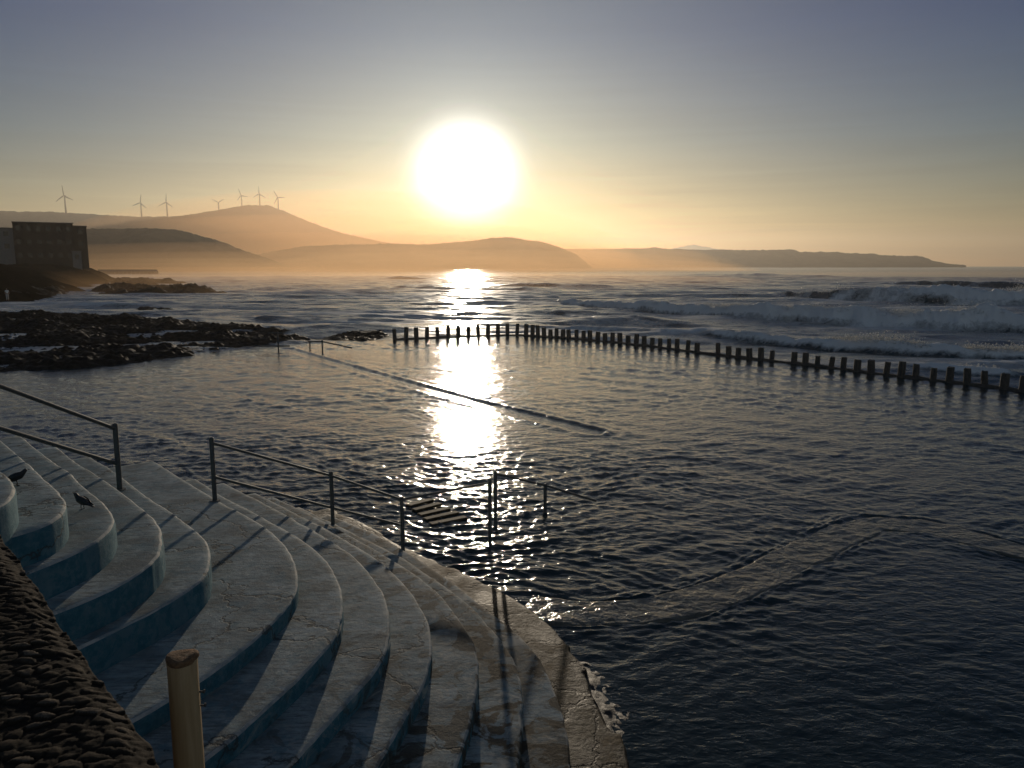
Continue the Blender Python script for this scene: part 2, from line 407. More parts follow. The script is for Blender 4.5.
Dd = np.vstack(DROPS); nd = len(Dd)
base_t = np.array([(1,1,1),(1,-1,-1),(-1,1,-1),(-1,-1,1)], float)
Vd = (Dd[:, None, :3]+base_t[None]*Dd[:, None, 3:4]*rs.uniform(.5, 1.3, (nd, 4, 3)))
fi = np.array([(0,1,2),(0,3,1),(0,2,3),(1,3,2)])
Fd = (fi[None]+4*np.arange(nd)[:, None, None]).reshape(-1, 3)
m, nt, b = new_mat('white_water_drops'); b.inputs['Base Color'].default_value = (.85,.85,.83,1); b.inputs['Roughness'].default_value = .5
tr = N(nt, 'ShaderNodeBsdfTranslucent'); tr.inputs[0].default_value = (.85,.85,.83,1); mx = N(nt, 'ShaderNodeMixShader'); mx.inputs[0].default_value = .6
nt.links.new(b.outputs[0], mx.inputs[1]); nt.links.new(tr.outputs[0], mx.inputs[2]); nt.links.new(mx.outputs[0], nt.nodes['Material Output'].inputs[0])
tag(link('spray_drops', np_mesh('spray_drops', Vd.reshape(-1, 3), Fd), m), 'white drops of spray torn off the breaker crests', 'spray', kind='stuff')
# ------------------------------------------------------------------ terraced steps
Zk = {13: .07}
for k in range(12, 5, -1): Zk[k] = Zk[k+1]+.19
for k in range(5, 0, -1): Zk[k] = Zk[k+1]+.335
E = {
1:[(-60,445),(-25,457),(0,470),(10,476),(16,487),(16,497),(4,507),(-25,516)],
2:[(0,439),(32,465),(48,482),(62,495),(67,508),(55,523),(28,531),(0,539)],
3:[(22,436),(45,455),(68,471),(85,487),(110,506),(117,522),(106,536),(71,555),(26,573)],
4:[(57,447),(82,465),(105,480),(140,506),(155,517),(165,535),(163,550),(155,562),(106,594),(55,613)],
5:[(92,457),(122,477),(142,492),(170,510),(185,522),(200,532),(207,540),(211,555),(210,568),(203,581),(152,613),(84,646)],
6:[(155,461),(180,477),(210,495),(240,512),(265,526),(287,547),(297,570),(299,585),(295,600),(252,642),(200,681),(135,720)],
7:[(197,479),(230,500),(262,516),(282,527),(305,541),(327,559),(340,580),(344,607),(339,632),(321,655),(302,677),(258,717)],
8:[(225,483),(280,511),(336,544),(362,562),(380,586),(388,607),(391,632),(387,655),(369,681),(343,707),(317,740),(302,755)],
9:[(256,493),(310,520),(353,544),(389,568),(416,597),(430,622),(433,652),(428,677),(417,700),(399,729),(380,763)],
10:[(275,497),(330,524),(372,547),(413,572),(440,594),(462,622),(473,640),(478,662),(477,695),(469,729),(458,763)],
11:[(300,507),(350,531),(400,556),(430,575),(459,596),(486,620),(504,642),(516,664),(522,696),(523,725),(519,752),(517,768)],
12:[(330,515),(380,536),(420,560),(449,580),(478,602),(508,624),(530,644),(546,668),(559,698),(567,730),(570,768)],
13:[(330,508),(372,527),(405,546),(425,556),(468,574),(509,596),(537,613),(558,633),(577,657),(597,690),(614,725),(622,760)],
}
def spline(p, step=.05):
    p = np.array(p, float)
    # Catmull-Rom through the points, evenly resampled and lightly smoothed
    q = np.vstack([2*p[0]-p[1], p, 2*p[-1]-p[-2]]); out = []
    for i in range(1, len(q)-2):
        t = np.linspace(0, 1, 40, endpoint=False)[:, None]
        a, b, c, d = q[i-1], q[i], q[i+1], q[i+2]
        out.append(.5*((2*b)+(-a+c)*t+(2*a-5*b+4*c-d)*t**2+(-a+3*b-3*c+d)*t**3))
    o = np.vstack(out+[q[-2:-1]])
    L = np.r_[0, np.cumsum(np.hypot(*np.diff(o, axis=0).T))]
    n = max(8, int(L[-1]/step)); s = np.linspace(0, L[-1], n)
    o = np.stack([np.interp(s, L, o[:, 0]), np.interp(s, L, o[:, 1])], 1)
    for _ in range(60):
        o[1:-1] = .25*o[:-2]+.5*o[1:-1]+.25*o[2:]
    return o
def extend_arc(o, length, R_):             # carry the curve on round with radius R_ (clockwise, towards the land)
    d = o[-1]-o[-6]; a = math.atan2(d[1], d[0]); p = o[-1].copy(); ext = []
    n = int(length/.06)
    for i in range(n):
        a -= .06/R_; p = p+.06*np.array([math.cos(a), math.sin(a)]); ext.append(p.copy())
    return np.vstack([o, np.array(ext)])
steps = empty('terraced_steps', (-3.5, 9, 0))
tag(steps, 'curved grey concrete steps with worn blue risers going down into the pool', 'steps')
base = np.array([-3.5, 9.0])
edge_xy = {}
for k in range(1, 14):
    o = spline([at(x, y, Zk[k])[:2] for x, y in E[k]])
    o = extend_arc(o, 4.2 if k < 6 else 5.5, 5.0 if k < 6 else (6.5 if k < 10 else 11))
    edge_xy[k] = o
def offset(o, d):
    t = np.gradient(o, axis=0); t /= np.hypot(t[:, 0], t[:, 1])[:, None]
    return o + np.stack([t[:, 1], -t[:, 0]], 1)*d     # right-hand side of the run = inland
for k in range(1, 14):
    o = edge_xy[k]; n = len(o); s = np.arange(n)*.05
    z = Zk[k]; zb = Zk[k+1]-.06 if k < 13 else -.75
    wob = .012*fbm(s*.9+k*13, s*0+k, 4, k) + .005*vnoise(s*9+k*7, s*0, k)
    chip = np.clip(vnoise(s*2.2+k*31, s*0+k, k+3)-.72, 0, 1)*.07
    if k == 13: blk = np.floor(s/.75+.3*vnoise(s*.4, s*0, 2)).astype(int); wob = wob*1.5+.07*(_T[4][blk % 256, 9]); chip = np.clip(vnoise(s*1.9, s*0+5, 3)-.5, 0, 1)*.15
    b = .03
    prof = [(0, zb), (.0, z-.6*(z-zb)), (.0, z-.25*(z-zb)), (0, z-b*1.6), (.15*b, z-.75*b), (.5*b, z-.25*b), (1.05*b, z), (.09, z+.003), (.22, z+.003), (.45, z), (.8, z), (1.25, z), (1.9, z)]
    if k == 1: prof = prof[:-3]+[(.6, z), (.9, z+.002)]
    Vs = []
    for j, (d, zz) in enumerate(prof):
        dd = d + np.where(d < .3, wob*(1 if j > 0 else 1)+(chip if 2 < j < 8 else 0), 0)
        oo = offset(o, 0)*1.0
        tt = np.gradient(o, axis=0); tt /= np.hypot(tt[:, 0], tt[:, 1])[:, None]
        nn_ = np.stack([tt[:, 1], -tt[:, 0]], 1)
        xy = o + nn_*np.asarray(dd)[:, None]
        zj = np.full(n, zz) + (.004*fbm(xy[:, 0]*1.5, xy[:, 1]*1.5, 3, 2) if j > 5 else 0)
        Vs.append(np.c_[xy-base, zj])
    V2 = np.vstack(Vs); q = grid_q(len(prof), n)
    # end wall where the flight stops
    me = np_mesh('step', V2, q)
    bm = bmesh.new(); bm.from_mesh(me); bm.verts.ensure_lookup_table()
    ring = [bm.verts[j*n] for j in range(len(prof))]
    low = bm.verts.new((ring[-1].co.x, ring[-1].co.y, zb))
    bm.faces.new(ring+[low])
    bm.to_mesh(me); bm.free()
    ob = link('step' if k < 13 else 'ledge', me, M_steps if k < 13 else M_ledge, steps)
    me.polygons.foreach_set('use_smooth', np.ones(len(me.polygons), bool))
    me.update()
    if k == 13: ob['label'] = 'wet weedy brown ledge at the water line'
# solid core behind the top step
core = edge_xy[1]; bm = bmesh.new()
vs = [bm.verts.new((p[0]-base[0], p[1]-base[1], Zk[1]-.004)) for p in offset(core, .55)[::4]]
# fan in to the middle of the arc
cen = bm.verts.new((np.mean([v.co.x for v in vs])-.6, np.mean([v.co.y for v in vs])-.4, Zk[1]-.004))
for a, b_ in zip(vs[:-1], vs[1:]): bm.faces.new((a, b_, cen))
bm_obj('landing', bm, M_steps, steps)
# rubble apron just under the water beside the ledge
o13 = edge_xy[13]
i0 = int(np.argmin(np.hypot(o13[:, 0]-at(566,645,.07)[0], o13[:, 1]-at(566,645,.07)[1])))
seg = o13[i0:]; ns = len(seg); nw = 26
tt = np.gradient(seg, axis=0); tt /= np.hypot(tt[:, 0], tt[:, 1])[:, None]; nl = np.stack([-tt[:, 1], tt[:, 0]], 1)
seg_f = np.repeat(seg, 1, 0)
Vs = []
for j in range(nw):
    t = j/(nw-1); wid = .62*sstep(0, .8, np.arange(ns)*.05)
    xy = seg - nl*.06 + nl*(t*wid)[:, None]
    zz = .006-.06*t**1.5+.018*np.abs(fbm(xy[:, 0]*9, xy[:, 1]*9, 3, 3)) - .05*sstep(1.5, 3, np.arange(ns)*.05)
    zz = np.where(j == nw-1, -.5, zz)
    Vs.append(np.c_[xy-base, zz])
M_apron = mat_rock('wet_pebble_apron', (.012,.011,.008), (.04,.035,.024), .5, 14, .02)
link('apron', np_mesh('apron', np.vstack(Vs), grid_q(nw, ns)), M_apron, steps, True)['label'] = 'glistening pebbly apron awash beside the ledge'

# ------------------------------------------------------------------ rubble wall below the camera
def stone_wall():
    ang = math.atan2(-.75, .66)          # the wall runs the way of the straight flights
    zt = 3.75
    e0 = np.array(at(0, 545, zt)[:2]); e1 = np.array(at(156, 768, zt)[:2])
    ux = (e1-e0)/np.hypot(*(e1-e0)); nx = np.array([ux[1], -ux[0]])      # nx points inland
    p0 = (e0+e1)/2-.03*nx
    L0, L1, W = -2.7, 1.9, 1.5; cs = .0065
    nu = int((L1-L0)/cs); nv = int(W/cs)
    u = np.linspace(L0, L1, nu); v = np.linspace(0, W, nv)
    UU, VV = np.meshgrid(u, v, indexing='ij')
    # stones: jittered cells, longer along the wall
    sx_, sy_ = .078, .040
    wx_ = p0[0]+UU*ux[0]+VV*nx[0]; wy_ = p0[1]+UU*ux[1]+VV*nx[1]
    wu = wx_+.02*fbm(UU*6, VV*6, 2, 1); wv = wy_+.02*fbm(UU*6+40, VV*6, 2, 2)
    iu = np.floor(wu/sx_).astype(int); iv = np.floor(wv/sy_).astype(int)
    d1 = np.full(UU.shape, 9.); d2 = np.full(UU.shape, 9.); hid = np.zeros(UU.shape)
    J = rs.rand(128, 128, 3)
    for a in (-1, 0, 1):
        for b in (-1, 0, 1):
            jj = J[(iu+a) % 128, (iv+b) % 128]
            du = (wu/sx_-(iu+a)-jj[..., 0]); dv = (wv/sy_-(iv+b)-jj[..., 1])
            d = np.hypot(du, dv); closer = d < d1
            d2 = np.where(closer, d1, np.minimum(d2, d)); hid = np.where(closer, jj[..., 2], hid); d1 = np.where(closer, d, d1)
    dome = sstep(.03, .2, d2-d1)
    h = dome*(.003+.009*hid**2)*(.75+.25*sstep(.1, .6, d2-d1)) + .003*fbm(UU*30, VV*30, 4, 3) + .008*fbm(UU*1.5, VV*1.5, 3, 4)
    edge_n = .012*fbm(UU*4, UU*0, 4, 5)
    rim = sstep(.0, .12, VV)
    z = zt - .025*(1-rim)**2 + h
    xy = p0 + UU[..., None]*ux + (VV+edge_n*(1-rim))[..., None]*nx
    Vt = np.concatenate([xy, z[..., None]], 2)
    # outer face going down to the steps
    nf = 60; face = []
    for j in range(1, nf):
        t = j/(nf-1); fz = Vt[:, 0, 2]-t*2.7
        out = .02*fbm(u*9, np.full(nu, t*25), 3, 6)
        fxy = Vt[:, 0, :2] - nx*(out*min(1, t*8)-.06*t)[:, None]
        face.append(np.c_[fxy, fz])
    allv = np.concatenate([np.stack(face[::-1], 1), Vt], 1)
    n2 = allv.shape[1]
    me = np_mesh('rubble_wall', allv.reshape(-1, 3), grid_q(nu, n2))
    tone = np.full((nu, n2), .5); tone[:, nf-1:] = .15*(1-dome)+dome*(.25+.75*hid)
    a = me.attributes.new('stone', 'FLOAT', 'POINT'); a.data.foreach_set('value', tone.ravel().astype(np.float32))
    mm, nt, b = new_mat('mortared_field_stones'); P = geo_pos(nt).outputs['Position']; sa = N(nt, 'ShaderNodeAttribute', attribute_name='stone')
    nz = noise(nt, 45, 8, .7, P, .3); c = ramp(nt, sa.outputs['Fac'], [(.1, (.012,.009,.006)), (.4, (.022,.016,.010)), (.85, (.05,.037,.024)), (1, (.15,.12,.09))]).outputs[0]
    c = mixc(nt, ramp(nt, nz.outputs[0], [(.35, 0.0), (.65, .7)]).outputs[0], c, (.022,.016,.01)); nt.links.new(c, b.inputs['Base Color'])
    b.inputs['Roughness'].default_value = .9; b.inputs['Specular IOR Level'].default_value = .15; bump(nt, b, nz.outputs[0], .7, .006)
    o = link('rubble_wall', me, mm, None, True)
    tag(o, 'dark rubble stone wall at the bottom left above the steps', 'wall')
stone_wall()

# ------------------------------------------------------------------ wooden post in front
def mat_wood():
    m, nt, b = new_mat('weathered_pale_wood'); g = geo_pos(nt)
    mp = N(nt, 'ShaderNodeMapping'); mp.inputs['Scale'].default_value = (14, 14, .9); nt.links.new(g.outputs['Position'], mp.inputs[0])
    n = noise(nt, 4, 8, .65, mp.outputs[0], .3); n2 = noise(nt, 3, 6, .6, g.outputs['Position'])
    c = ramp(nt, n.outputs[0], [(.3, (.44,.30,.15)), (.5, (.52,.37,.195)), (.7, (.58,.43,.24))]).outputs[0]
    c = mixc(nt, ramp(nt, n2.outputs[0], [(.45, 0.0), (.7, .35)]).outputs[0], c, (.40,.28,.14))
    nt.links.new(c, b.inputs['Base Color']); b.inputs['Roughness'].default_value = .6
    bump(nt, b, n.outputs[0], .25, .004); return m
M_wood = mat_wood()
tp = atY(182, 657, 2.9)
post = empty('wooden_post', (tp[0], tp[1], .4)); H_ = tp[2]-.4
tag(post, 'round pale wooden post standing alone below the rubble wall', 'post')
bm = bmesh.new(); nseg = 40; prev = None; rings = []
for zz, r in [(0,.062),(.8,.061),(1.6,.06),(2.4,.059),(H_-.22,.058),(H_-.1,.0575),(H_-.03,.058),(H_-.012,.060),(H_-.004,.057),(H_+.002,.048),(H_+.004,.03),(H_+.0,.012)]:
    ring = []
    for i in range(nseg):
        a = 2*math.pi*i/nseg; rr = r*(1+.018*math.sin(3*a+zz)+.012*math.sin(7*a+1.3*zz))
        ring.append(bm.verts.new((rr*math.cos(a), rr*math.sin(a), zz+(.006*math.sin(2*a+1) if zz > H_-.02 else 0))))
    rings.append(ring)
for r0, r1 in zip(rings[:-1], rings[1:]):
    for i in range(nseg): bm.faces.new((r0[i], r0[(i+1) % nseg], r1[(i+1) % nseg], r1[i]))
bm.faces.new(rings[-1]); bm.faces.new(rings[0][::-1])
bm_obj('shaft', bm, M_wood, post, True)
bm = bmesh.new(); pr = None
for zz, r in ((-.012,.0615),(.004,.0625),(.010,.055),(.007,.03)):
    ring = [bm.verts.new((r*(1+.05*math.sin(5*2*math.pi*i/28+zz*90))*math.cos(2*math.pi*i/28), r*(1+.05*math.sin(3*2*math.pi*i/28))*math.sin(2*math.pi*i/28), H_+zz+.004*math.sin(2*2*math.pi*i/28+1))) for i in range(28)]
    if pr:
        for i in range(28): bm.faces.new((pr[i], pr[(i+1) % 28], ring[(i+1) % 28], ring[i]))
    pr = ring
bm.faces.new(pr)
bm_obj('end_grain', bm, simple('dark_split_end_grain', (.20,.11,.05), .9, 0, 60, .5, .8, .01), post, True)
for dz in (.155, .215):
    bm = bmesh.new(); tube(bm, (.05,.01,H_-dz), (.074,.012,H_-dz-.002), .004, n=8); tube(bm, (.072,.012,H_-dz), (.078,.012,H_-dz), .008, n=8)
    bm_obj('screw', bm, M_rail, post)

# ------------------------------------------------------------------ handrails
def handrail(name, posts, rails, label, r_post=.036, r_rail=.023, group=None, cat='handrail'):
    o0 = posts[0][0]
    root = empty(name, o0); tag(root, label, cat, group)
    B = Vector(o0)
    for p, h in posts:
        p = Vector(p)-B; bm = bmesh.new()
        tube(bm, p+Vector((0,0,-.25 if p.z+B.z < .3 else -.02)), p+Vector((0,0,h)), r_post, n=14)
        tube(bm, p+Vector((0,0,h)), p+Vector((0,0,h+.012)), r_post, r_post*.6, n=14)
        bm_obj('post', bm, M_rail, root, False)
        if p.z+B.z > .2:
            bm = bmesh.new(); tube(bm, p+Vector((0,0,-.01)), p+Vector((0,0,.016)), r_post*2.2, n=16)
            bm_obj('base_plate', bm, M_rail, root)
    for pts in rails:
        bm = bmesh.new()
        for a, b in zip(pts[:-1], pts[1:]): tube(bm, Vector(a)-B, Vector(b)-B, r_rail, n=12)
        bm_obj('rail', bm, M_rail, root, False)
    return root
def up(p, h): return (p[0], p[1], p[2]+h)
# left one: single post, two rails leaving the frame
pA = at(120, 490, Zk[5]); 
def along(px, py, P, dxy):     # rail passing pixel at distance = P + something
    return atY(px, py, P)
YA = pA[1]
l_top = [up(pA, .98), atY(0, 386, YA-1.75)]
l_bot = [up(pA, .42), atY(0, 428, YA-1.75)]
def ext(a, b, f): return tuple(a[i]+(b[i]-a[i])*f for i in range(3))
l_top[1] = ext(l_top[0], l_top[1], 1.35); l_bot[1] = ext(l_bot[0], l_bot[1], 1.35)
pA0 = ext(l_top[0], l_top[1], .985)
handrail('handrail', [(pA, 1.05), ((pA0[0], pA0[1], Zk[2]), pA0[2]-Zk[2]+.07)], [l_top, l_bot],
         'grey steel handrail at left edge, its single post on the upper steps', .04, .03, 'handrails of the steps')
pB = at(215, 501, Zk[6]); pC = at(333, 527, .40); pD = at(403, 552, .09); pE = at(490, 548, -.05)
def topz(px, py, p): return atY(px, py, p[1])[2]
hB = topz(214, 438, pB)-pB[2]; hC = topz(333, 472, pC)-pC[2]; hD = topz(405, 497, pD)-pD[2]; hE = topz(489, 479, pE)-pE[2]
handrail('handrail', [(pB, hB), (pC, hC), (pD, hD), (pE, hE)],
         [[up(pB, hB-.08), up(pC, hC-.07), up(pD, hD-.05), atY(489, 483, pE[1])],
          [atY(214, 477, pB[1]), atY(333, 508, pC[1]), atY(404, 526, pD[1])]],
         'long grey handrail stepping down from the landing into the water on four posts', .036, .023, 'handrails of the steps')
pF = at(496, 540, -.1); pG = at(545, 523, -.25)
pF = (pF[0], pF[1]+.5, -.1)
hF = topz(495, 471, pF)-pF[2]; hG = topz(545, 484, pG)-pG[2]
pF = at(495.5, 530, -.1); hF = topz(495, 471, pF)-pF[2]
handrail('handrail', [(pF, hF), (pG, hG)], [[up(pF, hF-.05), up(pG, hG-.03), atY(596, 501, pG[1]-.9)]],
         'short handrail standing in the pool with its far end sloping into the water', .036, .023, 'handrails of the steps')
# far ones beside the reef
q1 = at(278.5, 351, 0); q2 = at(310, 348, 0); q3 = at(322.5, 352, 0); q4 = at(346, 349, 0)
handrail('handrail', [(q1, topz(278.5, 332, q1))], [[atY(268, 333, q1[1]+.2), up(q1, topz(278.5, 333, q1)), atY(284, 333, q1[1]-.1)], [atY(262, 346, q1[1]+.2), atY(290, 346, q1[1])]],
         'small dark rail with a T shaped top at the far side of the pool', .045, .04, 'far handrails by the reef')
handrail('handrail', [(q2, topz(310, 341, q2)), (q3, topz(322.5, 340, q3))], [[atY(308, 341.5, q2[1]), up(q3, topz(322.5, 341.5, q3)), atY(352, 348, q3[1]-.6)]],
         'low dark rail with two posts just right of the T shaped rail', .045, .04, 'far handrails by the reef')

# ------------------------------------------------------------------ pile row with its low wall
ords = ['first','second','third','fourth','fifth','sixth','seventh','eighth','ninth','tenth','eleventh','twelfth','thirteenth','fourteenth','fifteenth',
        'sixteenth','seventeenth','eighteenth','nineteenth','twentieth','twenty-first','twenty-second','twenty-third','twenty-fourth','twenty-fifth',
        'twenty-sixth','twenty-seventh','twenty-eighth','twenty-ninth','thirtieth']
def pile_mesh(i):
    bm = bmesh.new(); w = .125*random.uniform(.85, 1.15); h = random.uniform(.58, .74) + (.16 if i < 16 else 0); n = 5
    lv = [(-.7, 1.08), (0, 1.08), (.08, 1.02), (h*.45, 1.0), (h*.8, .98), (h-.03, .96), (h, .86)]
    rings = []
    for z, s in lv:
        ring = []
        for cx_, cy_ in ((1,-.72),(1,.72),(.72,1),(-.72,1),(-1,.72),(-1,-.72),(-.72,-1),(.72,-1)):
            j = random.uniform(.96, 1.04)
            ring.append(bm.verts.new((cx_*w*s*j, cy_*w*s*j, z+(random.uniform(-.02, .02) if z > .3 else 0))))
        rings.append(ring)
    for a, b in zip(rings[:-1], rings[1:]):
        for k in range(8): bm.faces.new((a[k], a[(k+1) % 8], b[(k+1) % 8], b[k]))
    bm.faces.new(rings[-1]); bm.faces.new(rings[0][::-1])
    bmesh.ops.recalc_face_normals(bm, faces=bm.faces)
    me = bpy.data.meshes.new('pile'); bm.to_mesh(me); bm.free(); me.materials.append(M_pile)
    return me
nP = len(piles)
for i, p in enumerate(piles):
    o = bpy.data.objects.new('pile', pile_mesh(i)); C.objects.link(o)
    a = piles[max(0, i-1)]; b = piles[min(nP-1, i+1)]
    o.location = (p[0], p[1], 0); o.rotation_euler = (random.gauss(0, .03), random.gauss(0, .04), math.atan2(b[1]-a[1], b[0]-a[0]))
    ln = i+1; rn = nP-i
    if rn == 1: lab = 'dark stubby concrete pile cut by the right edge of the photo'
    elif ln == 1: lab = 'dark stubby concrete pile at the far left end of the curved row'
    elif i == 36: lab = 'dark stubby concrete pile just left of the wide gap in the row'
    elif i == 37: lab = 'dark stubby concrete pile just right of the wide gap in the row'
    elif rn <= 30: lab = 'dark stubby concrete pile, %s from the right end of the curved row' % ords[rn-1]
    else: lab = 'dark stubby concrete pile, %s from the left end of the curved row' % ords[ln-1]
    tag(o, lab, 'pile', 'piles in the curved row along the pool wall')
def strip_wall(name, pts, w, z0, z1, mat, label, rough=.02, cat='wall', step=.25):
    p = np.array([q[:2] for q in pts]); L = np.r_[0, np.cumsum(np.hypot(*np.diff(p, axis=0).T))]
    n = int(L[-1]/step); s = np.linspace(0, L[-1], n)
    o = np.stack([np.interp(s, L, p[:, 0]), np.interp(s, L, p[:, 1])], 1)
    for _ in range(6): o[1:-1] = .25*o[:-2]+.5*o[1:-1]+.25*o[2:]
    t = np.gradient(o, axis=0); t /= np.hypot(t[:, 0], t[:, 1])[:, None]; nn = np.stack([-t[:, 1], t[:, 0]], 1)
    rows_ = []
    for d, z in ((-w, z0), (-w, z1-.03), (-w+.03, z1), (-w*.33, z1+.004), (w*.33, z1+.004), (w-.03, z1), (w, z1-.03), (w, z0)):
        jit = .6*rough*fbm(s*3, s*0+d*9, 3, 2)
        xy = o+nn*(d+jit)[:, None]
        rows_.append(np.c_[xy, z+(rough*fbm(s*1.1, s*0+d*2, 3, 4) if z > z0 else 0*s)])
    ob = link(name, np_mesh(name, np.vstack(rows_), grid_q(8, n)), mat, None, False)
    tag(ob, label, cat); return ob
strip_wall('pool_wall', piles, .13, -.8, .11, M_pile, 'low dark concrete wall joining the piles around the pool', .04)
M_sunk = mat_rock('sunken_wall_concrete', (.03,.028,.02), (.07,.065,.05), .55, 5, .05)
strip_wall('sunken_wall', WALLS_W[0], .2, -.8, -.022, M_sunk, 'straight submerged wall crossing the pool under the sun glitter', .012)
def mat_film():
    m, nt, b = new_mat('water_film_over_wall'); P = geo_pos(nt).outputs['Position']
    n1 = noise(nt, 2.5, 7, .65, P, .4); n2 = noise(nt, 7, 4, .55, P, .3)
    nt.links.new(ramp(nt, n1.outputs[0], [(.35, (.08,.08,.066)), (.65, (.19,.17,.13))]).outputs[0], b.inputs['Base Color'])
    b.inputs['Roughness'].default_value = .09; b.inputs['IOR'].default_value = 1.333
    bump(nt, b, n2.outputs[0], .6, .06); return m
def film_wall(pts, label):
    p = np.array([q[:2] for q in pts]); Ls = np.r_[0, np.cumsum(np.hypot(*np.diff(p, axis=0).T))]
    n = int(Ls[-1]/.05); q = np.linspace(0, Ls[-1], n)
    o = np.stack([np.interp(q, Ls, p[:, 0]), np.interp(q, Ls, p[:, 1])], 1)
    for _ in range(25): o[1:-1] = .25*o[:-2]+.5*o[1:-1]+.25*o[2:]
    t = np.gradient(o, axis=0); t /= np.hypot(t[:, 0], t[:, 1])[:, None]; nn = np.stack([-t[:, 1], t[:, 0]], 1)
    rows_ = []
    ds = [-.48, -.475]+list(np.linspace(-.43, .43, 25))+[.475, .48]
    for k, d in enumerate(ds):
        e = min(k, len(ds)-1-k)
        xy = o+nn*(np.full(n, d)+.05*fbm(q*1.3, q*0+(3 if d < 0 else 8), 3, 2)*(abs(d)/.43))[:, None]
        z = .014+.013*fbm(xy[:, 0]*2.6, xy[:, 1]*3.6, 4, 5)
        if e == 0: z = q*0-.8
        elif e == 1: z = q*0-.05
        elif e == 2: z = z-.018
        rows_.append(np.c_[xy, z])
    o_ = link('sunken_wall', np_mesh('sunken_wall', np.vstack(rows_), grid_q(len(ds), n)), mat_film(), None, True)
    tag(o_, label, 'wall')
film_wall(WALLS_W[1], 'bent submerged wall at the right with a thin film of water over it')

bm = bmesh.new()
for k in range(5):
    a = Vector(at(408+5.5*k, 506+4.6*k, .02)); b_ = Vector(at(432+8.5*k, 499.5+4.4*k, .02)); d_ = (b_-a).normalized(); n_ = Vector((-d_.y, d_.x, 0))*.085
    r = bmesh.ops.create_cube(bm, size=1)['verts']
    for v in r:
        f, g, h = v.co.x+.5, v.co.y*2, v.co.z
        v.co = a+(b_-a)*f+n_*g+Vector((0, 0, .002+h*.05+.006*math.sin(3*k+5*f)))
bmesh.ops.bevel(bm, geom=list(bm.edges), offset=.012, segments=2, affect='EDGES')
M_plat = mat_rock('wet_brown_slats', (.04,.028,.016), (.12,.085,.048), .7, 6, .01)
tag(bm_obj('bathing_platform', bm, M_plat), 'slatted brown platform awash in the glitter beside the long handrail', 'platform')

# ------------------------------------------------------------------ rocks and reef
def heightfield(name, x0, x1, y0, y1, cell, fn, mat, zmin=-.6):
    nx_, ny_ = int((x1-x0)/cell)+1, int((y1-y0)/cell)+1
    xx, yy = np.meshgrid(np.linspace(x0, x1, nx_), np.linspace(y0, y1, ny_))
    z = np.maximum(fn(xx.ravel(), yy.ravel()), zmin)
    V_ = np.c_[xx.ravel(), yy.ravel(), z]; q = grid_q(ny_, nx_)
    q = q[(z[q] > zmin+.01).any(1)]
    u, inv = np.unique(q, return_inverse=True)
    return link(name, np_mesh(name, V_[u], inv.reshape(q.shape)), mat)
def pt_poly(x, y, poly):
    inside = np.zeros(x.shape, bool); n = len(poly)
    for i in range(n):
        x1, y1 = poly[i][:2]; x2, y2 = poly[(i+1) % n][:2]
        c = ((y1 > y) != (y2 > y)) & (x < (x2-x1)*(y-y1)/((y2-y1) or 1e-9)+x1); inside ^= c
    return inside
def reef(px_poly, hgt, label, name='rock_reef', cell=.16, cat='reef', off=.0, soft=1.2):
    poly = [at(*p) for p in px_poly]; xs = [p[0] for p in poly]; ys = [p[1] for p in poly]
    cl = poly+[poly[0]]
    def fn(x, y):
        d, _ = poly_dist(x, y, cl); ins = pt_poly(x, y, poly)
        sd = np.where(ins, d, -d)
        base_ = sstep(-soft, soft*1.5, sd)
        r = fbm(x*.22, y*.30, 4, 1)*.75+.32*np.abs(fbm(x*1.5+3, y*1.5, 4, 2))+.25*np.abs(fbm(x*4.2, y*4.2, 3, 4))
        return base_*(hgt*(.66+.8*r)) - .34*hgt-.14 + off
    fn0 = fn
    def fn(x, y):
        z = fn0(x, y); q = hgt*.22; zt = np.floor(z/q)*q+q*sstep(.35, .75, z/q-np.floor(z/q)); return .4*z+.6*zt
    o = heightfield(name, min(xs)-soft, max(xs)+soft, min(ys)-soft, max(ys)+soft, cell, fn, M_lava)
    tag(o, label, cat); return o
reef([(-60,314),(0,313),(60,315),(120,318),(190,321),(250,327),(300,331),(318,338),(300,344),(256,346),(225,352),(180,359),(125,366),(70,370),(0,374),(-70,378)], .72,
     'broad black lava reef lying across the left side of the pool')
reef([(326,334),(350,332),(388,330),(392,337),(368,341),(330,342)], .5, 'small dark reef between the broad reef and the pile row', cell=.14, soft=.7)
reef([(90,290),(140,288),(200,289),(228,292),(200,294.5),(130,295),(95,294)], 1.4, 'long low rocks awash in the bay beyond the broad reef', cell=.4, soft=2)
reef([(-30,287),(40,287),(72,291),(60,297),(0,301),(-30,302)], 1.5, 'dark rocks at the foot of the left shore', cell=.35, soft=2)
reef([(134,309),(160,307.5),(182,309),(176,311.5),(140,312)], .7, 'tiny flat rock alone in the bay behind the broad reef', cell=.2, soft=.8)
reef([(104,282),(150,281),(190,283),(160,285),(110,285)], 1.3, 'thin far rocks beside the jetty', cell=.6, soft=2.5)

